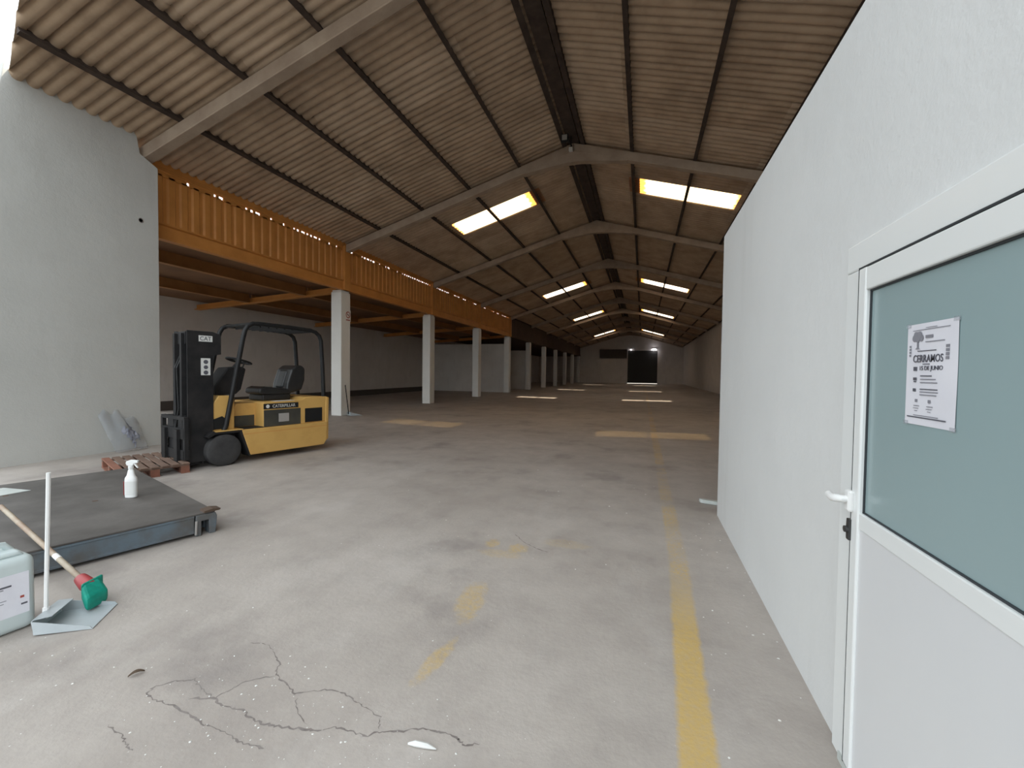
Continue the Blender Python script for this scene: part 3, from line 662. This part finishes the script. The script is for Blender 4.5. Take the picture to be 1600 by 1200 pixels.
fk('top_sheave_guard', MB().box(-.58, -.24, -.42, -.22, 1.86, 2.05), 'dark_steel', bevel=.01)
fk('hose', MB().tube([(-.40, -.30, 1.95), (-.36, -.48, 1.5), (-.36, -.46, .9), (-.42, -.5, .5)], .014, 6), 'black')
fk('hose', MB().tube([(-.48, -.30, 1.95), (-.48, -.46, 1.5), (-.48, -.45, .9), (-.5, -.47, .5)], .014, 6), 'black')
fk('fork_carriage', MB().box(-.88, -.08, -.50, -.43, .46, .62).box(-.88, -.08, -.50, -.43, .16, .30).box(-.70, -.50, -.48, -.42, .16, .80).box(-.34, -.20, -.48, -.42, .16, .80), 'dark_steel')
for x in (-.10, -.86): fk('load_backrest', MB().box(x-.03, x+.03, -.50, -.45, .16, .76), 'dark_steel')
fk('load_backrest', MB().box(-.88, -.08, -.50, -.45, .74, .79), 'dark_steel')
for x in (-.28, -.70):
    fk('fork', MB().prism_x([(-.50, .60), (-.54, .60), (-.54, .095), (-1.15, .075), (-1.15, .06), (-.50, .06)], x-.055, x+.055), 'dark_steel')
fk('tilt_cylinder', MB().tube([(-.22, .30, .50), (-.22, -.22, .60)], .035, 8), 'dark_steel')

# ------------------------------------------------------------------ pallet
PL = empty('pallet', (-6.50, 3.66, 0), radians(-22)); tag(PL, 'reddish brown wooden pallet on the floor in front of the forklift', 'pallet')
# local: -X along the boards' run toward the white wall, +Y away from the camera
for i in range(7):
    y = .0+i*.115; x0 = -1.3
    obj('top_board', MB().box(x0, 0, y, y+.085, .122, .142), 'pallet' if i else 'pallet_red', PL, world=False, bevel=.003, seg=1)
for x in (-1.28, -.70, -.12):
    obj('stringer_board', MB().box(x, x+.10, 0, .775, .10, .121), 'pallet', PL, world=False)
    for y in (0, .34, .675): obj('block', MB().box(x, x+.10, y, y+.10, .02, .10), 'pallet_red', PL, world=False)
for y in (0, .34, .675): obj('bottom_board', MB().box(-1.3, 0, y, y+.10, .0, .02), 'pallet_red', PL, world=False)

# ------------------------------------------------------------------ plastic bag against the wall
rr = random.Random(3)
nx, nz = 18, 18; vs = []
def bagp(i, q, s):
    a, b_ = i/nx, q/nz
    y = 4.90+.50*a+(-.10+.10*a)*b_*1.2+rr.uniform(-.012, .012)
    z = .02+b_*(.60+.10*sin(a*pi*1.3+.4)+.05*sin(a*17))+rr.uniform(-.01, .01)
    if b_ == 1: z += rr.uniform(-.04, .04)
    lean = .26*(1-b_)
    bul = sin(pi*a)*sin(pi*min(b_*1.05, 1))*.09
    return (WL+.03+lean+s*bul+rr.uniform(-.012, .012)*(1 if 0 < a < 1 else 0), y, z)
for s in (1, -.25):
    vs += [bagp(i, q, s) for i in range(nx+1) for q in range(nz+1)]
n1 = (nx+1)*(nz+1)
fs = [(o_+i*(nz+1)+q, o_+(i+1)*(nz+1)+q, o_+(i+1)*(nz+1)+q+1, o_+i*(nz+1)+q+1) for o_ in (0, n1) for i in range(nx) for q in range(nz)]
bgE = empty('plastic_bag', (WL+.2, 5.1, .02)); tag(bgE, 'crumpled clear plastic bag propped against the white side wall', 'bag')
obj('film', MB().add(vs, fs), 'film', bgE, smooth=True)
vs = [(v[0]+.012, v[1], v[2]) for v in vs[:n1]]
keep = [f for f in fs[:nx*nz] if (lambda a, b_: abs(a-.55)+abs(b_-.42)*.8 < .24+.10*sin(a*23+b_*11))((f[0]//(nz+1))/nx, (f[0] % (nz+1))/nz)]
used = sorted({i for f in keep for i in f}); ix = {u: i for i, u in enumerate(used)}
obj('printed_area', MB().add([vs[u] for u in used], [tuple(ix[i] for i in f) for f in keep]), 'bag_print', bgE)

# ------------------------------------------------------------------ steel platform
PA = math.atan2(.34, 1)
PF = empty('steel_platform', (-3.73, 2.85, 0), -PA); tag(PF, 'low steel platform with dirty top plate and blue-grey channel edge', 'platform')
# local: -X along the back edge, -Y along the edge facing the camera's side
LPX, LPY = 2.75, 2.3
obj('top_plate', MB().box(-LPX, 0, -LPY, 0, .185, .20), 'plate', PF, world=False, bevel=.003, seg=1)
ch = [(-.06, .03), (0, .03), (0, .045), (-.008, .05), (-.008, .165), (0, .17), (0, .185), (-.06, .185)]
obj('side_channel', MB().prism([(a+.004, b) for a, b in ch], lambda a, b: (a, -LPY, b), lambda a, b: (a, -.16, b)), 'blue_steel', PF, world=False)
obj('side_channel', MB().prism([(a-LPX+.06, b) for a, b in ch], lambda a, b: (a, -LPY, b), lambda a, b: (a, 0, b)), 'blue_steel', PF, world=False)
obj('end_channel', MB().prism([(a+.0, b) for a, b in ch], lambda a, b: (-LPX, a, b), lambda a, b: (-.1, a, b)), 'blue_steel', PF, world=False)
obj('inner_bearer', MB().box(-1.5, -1.4, -LPY, 0, .02, .185), 'dark_steel', PF, world=False)
# corner foot: inverted U bracket
obj('corner_foot', MB().prism([(-.15, .0), (-.11, .0), (-.11, .13), (-.05, .13), (-.05, 0), (0, .0), (.012, .15), (0, .185), (-.15, .185)], lambda a, b: (.012, a, b), lambda a, b: (-.10, a, b)), 'blue_steel', PF, world=False, bevel=.004, seg=1)
obj('lug', MB().prism_x([(-.09, .20), (.03, .20), (.04, .212), (-.02, .225), (-.09, .215)], -.09, .02), 'rust_board', PF, world=False)
obj('hinge_pin', MB().tube([(.02, -.155, .02), (.02, -.15, .14)], .009, 6), 'lamp_body', PF, world=False)
for (x, y) in ((-.4, -1.4), (-1.2, -.6), (-2.1, -1.1)):
    obj('plate_seam', MB().box(x-.02, x+.02, y-.02, y+.02, .2, .2015), 'rust_board', PF, world=False)

# spray bottle
sx_, sy_, sz_ = -4.87, 2.86, .2005
SB = empty('spray_bottle', (sx_, sy_, sz_), radians(28)); tag(SB, 'white trigger spray bottle standing on the steel platform', 'bottle')
def oval(prof, n=20, sx=1.0, sy=.62):
    vs = []; 
    for r, h in prof:
        for k in range(n):
            a = 2*pi*k/n; e = 1.25; ca, sa = cos(a), sin(a)
            vs.append((math.copysign(abs(ca)**(1/e), ca)*r*sx, math.copysign(abs(sa)**(1/e), sa)*r*sy, h))
    m = len(prof); return MB().add(vs, [(i*n+k, i*n+(k+1) % n, (i+1)*n+(k+1) % n, (i+1)*n+k) for i in range(m-1) for k in range(n)]+[tuple(range(n))[::-1], tuple((m-1)*n+k for k in range(n))])
obj('body', oval([(.040, 0), (.050, .006), (.052, .03), (.052, .175), (.049, .20), (.034, .225), (.030, .245), (.024, .275), (.018, .285), (.018, .30)]), 'plastic_white', SB, world=False, smooth=True)
obj('label', oval([(.0525, .03), (.0530, .031), (.0530, .165), (.0525, .166)], 20, 1, .63), 'white', SB, world=False)
obj('collar', MB().lathe([(.021, .29), (.022, .295), (.022, .318), (.018, .322)], 14), 'plastic_white', SB, world=False)
tg = obj('trigger_head', MB().prism([(-.030, .322), (.025, .322), (.03, .34), (.065, .346), (.068, .372), (.0, .378), (-.035, .366), (-.04, .345)], lambda a, b: (a, -.014, b), lambda a, b: (a, .014, b)), 'plastic_white', SB, world=False, bevel=.005)
obj('trigger', MB().prism([(.028, .338), (.044, .338), (.056, .315), (.066, .298), (.060, .295), (.046, .310)], lambda a, b: (a, -.008, b), lambda a, b: (a, .008, b)), 'plastic_white', tg, world=False)
obj('red_label_edge', MB().box(-.054, -.0525, -.022, .022, .03, .166), 'red', SB, world=False)

# ------------------------------------------------------------------ jerrycan
JC = empty('jerrycan', (-3.47, 1.345, 0), radians(-6)); tag(JC, 'pale translucent plastic jerrycan with a paper label by the dustpan', 'jerrycan')
jb = bmesh.new(); bmesh.ops.create_cube(jb, size=1)
for v in jb.verts: v.co = Vector((v.co.x*.25, v.co.y*.30, (v.co.z+.5)*.425))
me = bpy.data.meshes.new('body'); jb.to_mesh(me); jb.free()
body = link('body', me, 'hdpe', JC, world=False, bevel=.045, seg=5); 
for p in me.polygons: p.use_smooth = True
obj('shoulder', MB().prism_x([(-.12, .42), (.12, .42), (.095, .452), (-.06, .452)], -.09, .09), 'hdpe', JC, world=False, bevel=.015, seg=3)
obj('grip', MB().tube([(0, -.09, .44), (0, -.08, .482), (0, -.02, .49), (0, .06, .478), (0, .085, .44)], .018, 10), 'hdpe', JC, world=False, smooth=True)
obj('cap', MB().lathe([(.032, .45), (.032, .49), (.028, .495)], 16, 'z', (-.05, -.10, 0)), 'hdpe', JC, world=False)
lb = obj('label', MB().box(.1252, .1262, -.125, .118, .10, .335), 'label_paper', JC, world=False)
for (a, b_, z, th, mm) in [(-.02, .05, .275, .010, 'print'), (-.06, .02, .262, .006, 'grey_print'), (-.11, -.04, .268, .012, 'print'), (.085, .11, .155, .010, 'print'), (-.10, -.05, .155, .008, 'grey_print'), (-.05, .03, .20, .004, 'grey_print'), (-.05, .02, .185, .004, 'grey_print')]:
    obj('printed_line', MB().box(.1262, .1265, a, b_, z-th/2, z+th/2), mm, lb, world=False)
obj('pictogram', MB().box(.1262, .1266, .082, .098, .19, .203), 'sign_red', lb, world=False)

# ------------------------------------------------------------------ dustpan with a long white handle
def dustpan(name, org, rz, label, m, mh, hl, hvec, s=1.0, cat='dustpan'):
    D = empty(name, org, rz); tag(D, label, cat)
    w0, w1, L, H = .12*s, .135*s, .26*s, .075*s
    # local: +X mouth, back wall at x=0
    th = .004
    vs = [(0, -w0, .012), (0, w0, .012), (L, w1, .002), (L, -w1, .002)]
    mb = MB()
    def slab(q, n):
        q = [Vector(a) for a in q]; n = Vector(n).normalized()*th
        mb.add(list(q)+[a+n for a in q], [(3,2,1,0), (4,5,6,7), (0,1,5,4), (1,2,6,5), (2,3,7,6), (3,0,4,7)])
    slab(vs, (0, 0, 1))
    tray = obj('tray', mb, m, D, world=False)
    mb = MB(); slab([(0, -w0, .01), (0, w0, .01), (-.012, w0*.92, H*1.15), (-.012, -w0*.92, H*1.15)], (-1, 0, 0)); obj('back_wall', mb, m, D, world=False)
    for q in (-1, 1):
        mb = MB(); slab([(0, q*w0, .01), (L, q*w1, .002), (L*.93, q*w1*1.06, .022), (L*.45, q*w0*1.05, H*.75), (-.012, q*w0*.92, H*1.15)][:4], (0, q, 0)) if False else mb.prism([(0, .01), (L, .002), (L*.95, .02), (L*.45, H*.7), (-.012, H*1.15)], lambda a, b: (a, q*(w0+(w1-w0)*a/L), b), lambda a, b: (a, q*(w0+(w1-w0)*a/L+th), b))
        obj('side_wall', mb, m, D, world=False)
    mb = MB(); slab([(-.012, -w0*.92, H*1.15), (-.012, w0*.92, H*1.15), (L*.25, w0*.8, H*1.2), (L*.25, -w0*.8, H*1.2)], (0, 0, 1)); obj('hood', mb, m, D, world=False)
    e = Vector(hvec)
    obj('socket', MB().tube([(-.012, 0, H*.6), Vector((-.012, 0, H*.6))+e.normalized()*.06], .016*s, 8), mh, D, world=False)
    obj('handle', MB().tube([(-.012, 0, H*.6), Vector((-.012, 0, H*.6))+e*hl], .0105*s, 8), mh, D, world=False, smooth=True)
    return D
dustpan('dustpan', (-3.27, 1.50, 0), radians(38), 'grey dustpan with a tall white handle beside the jerrycan', 'dustpan', 'plastic_white', .85, Vector((.046, -.036, 1)))
dustpan('dustpan', (-9.23, 11.62, 0), radians(60), 'small dustpan with a black handle at the foot of the sign column', 'dustpan', 'black', 1.0, Vector((-.20, -.22, .96)), 1.4)

# ------------------------------------------------------------------ broom
BR = empty('broom', (-3.26, 1.69, .02)); tag(BR, 'broom with wooden handle, red socket and green head lying against the platform', 'broom')
h0, h1 = Vector((-3.275, 1.70, .118)), Vector((-4.92, 1.985, .37))
hdv = (h1-h0).normalized()
obj('handle', MB().tube([h0+hdv*.12, h0+hdv*.6, h0+hdv*1.2, h1], .0165, 10), 'wood_handle', BR, smooth=True)
obj('paint_ring', MB().tube([h0+hdv*.50, h0+hdv*.57], .0172, 10), 'plastic_white', BR)
obj('socket', MB().tube([h0+hdv*.015, h0+hdv*.05, h0+hdv*.15, h0+hdv*.155], [.034, .042, .034, .02], 12), 'red', BR, smooth=True)
sd_ = Vector((.35, -1, 0)).normalized(); dn = hdv.cross(sd_).normalized(); dn = dn if dn.z < 0 else -dn
mb = MB(); c = h0-hdv*.0
prof = [(-.13, -.03, .0), (.13, -.03, .0)]
def bp(a, b_, e): return c+sd_*a+(-hdv)*b_+Vector((0, 0, 1))*e
q = [bp(-.07, -.02, .04), bp(.06, -.02, .04), bp(.07, .085, -.015), bp(-.085, .085, -.015), bp(-.07, -.02, -.05), bp(.06, -.02, -.05), bp(.07, .08, -.098), bp(-.085, .08, -.098)]
obj('bristles', MB().add(q, [(0,1,2,3), (7,6,5,4), (0,4,5,1), (1,5,6,2), (2,6,7,3), (3,7,4,0)]), 'green', BR, bevel=.025, seg=3)
q = [bp(-.085, -.035, .035), bp(.05, -.035, .035), bp(.055, -.01, .042), bp(-.09, -.01, .042), bp(-.085, -.035, -.03), bp(.05, -.035, -.03), bp(.055, -.01, -.04), bp(-.09, -.01, -.04)]
obj('head_block', MB().add(q, [(0,1,2,3), (7,6,5,4), (0,4,5,1), (1,5,6,2), (2,6,7,3), (3,7,4,0)]), 'green', BR, bevel=.012)

# ------------------------------------------------------------------ small things on the floor
o = obj('metal_bar', MB().prism_z([(.665, 5.335), (.675, 5.30), (.70, 5.285), (1.25, 5.16), (1.265, 5.225), (.70, 5.35), (.68, 5.352)], .004, .045), 'grey_metal', bevel=.004); tag(o, 'pale flat metal bar poking out behind the office corner', 'bar')
lf = []
for i in range(9):
    a = i/8; ww = .014*sin(pi*a)**.7; lf.append((a, ww))
vs = [(-2.345+.03*a+q*.8*ww, 1.352+.055*a-q*.5*ww, .004+.010*sin(pi*a)+.006*abs(q)) for a, ww in lf for q in (-1, 0, 1)]
LF = obj('dry_leaf', MB().add(vs, [(3*i+k, 3*i+k+1, 3*i+k+4, 3*i+k+3) for i in range(8) for k in (0, 1)]), 'leaf'); tag(LF, 'dark dry leaf lying on the concrete near the cracks', 'leaf')
md = LF.modifiers.new('thick', 'SOLIDIFY'); md.thickness = .0015
sc_ = MB().tube([(-.868, 1.449, .008), (-.84, 1.455, .011), (-.79, 1.460, .011), (-.75, 1.463, .006)], [.004, .011, .010, .002], 8)
o = obj('plastic_scrap', sc_, 'white', smooth=True); tag(o, 'white sliver of plastic on the floor at the cracks', 'scrap')
o = obj('paper_sheet', MB().prism_z([(-6.55, 2.38), (-6.12, 2.42), (-6.10, 2.68), (-6.48, 2.64)], .201, .204), 'grey_metal'); tag(o, 'pale flat sheet lying on the steel platform', 'sheet')
rr = random.Random(11); mb = MB()
def crumb(x, y, s):
    n = 5; a0 = rr.uniform(0, 6); pts = [(x+s*rr.uniform(.6, 1.2)*cos(a0+2*pi*i/n), y+s*rr.uniform(.6, 1.2)*sin(a0+2*pi*i/n)) for i in range(n)]
    h = s*rr.uniform(.3, .8); mb.add([(p[0], p[1], .0005) for p in pts]+[(x, y, h)], [(i, (i+1) % n, n) for i in range(n)])
for i in range(150): crumb(rr.gauss(-1.35, .45), rr.gauss(1.40, .22), rr.choice((.002, .003, .003, .004, .006)))
for i in range(110): crumb(rr.uniform(-3.2, .7), rr.uniform(1.2, 4.5), rr.choice((.002, .003, .004, .006)))
for i in range(25): crumb(rr.uniform(.45, .78), rr.uniform(2.0, 4.8), rr.choice((.004, .006, .008)))
for i in range(40): crumb(rr.gauss(-2.95, .3), rr.gauss(1.2, .2), rr.choice((.003, .004, .006)))
for i in range(60): crumb(rr.uniform(-6, .6), rr.uniform(4.5, 12), rr.choice((.006, .008, .012)))
o = obj('plaster_crumbs', mb, 'crumb'); tag(o, 'white plaster crumbs scattered over the concrete floor', 'debris', kind='stuff')
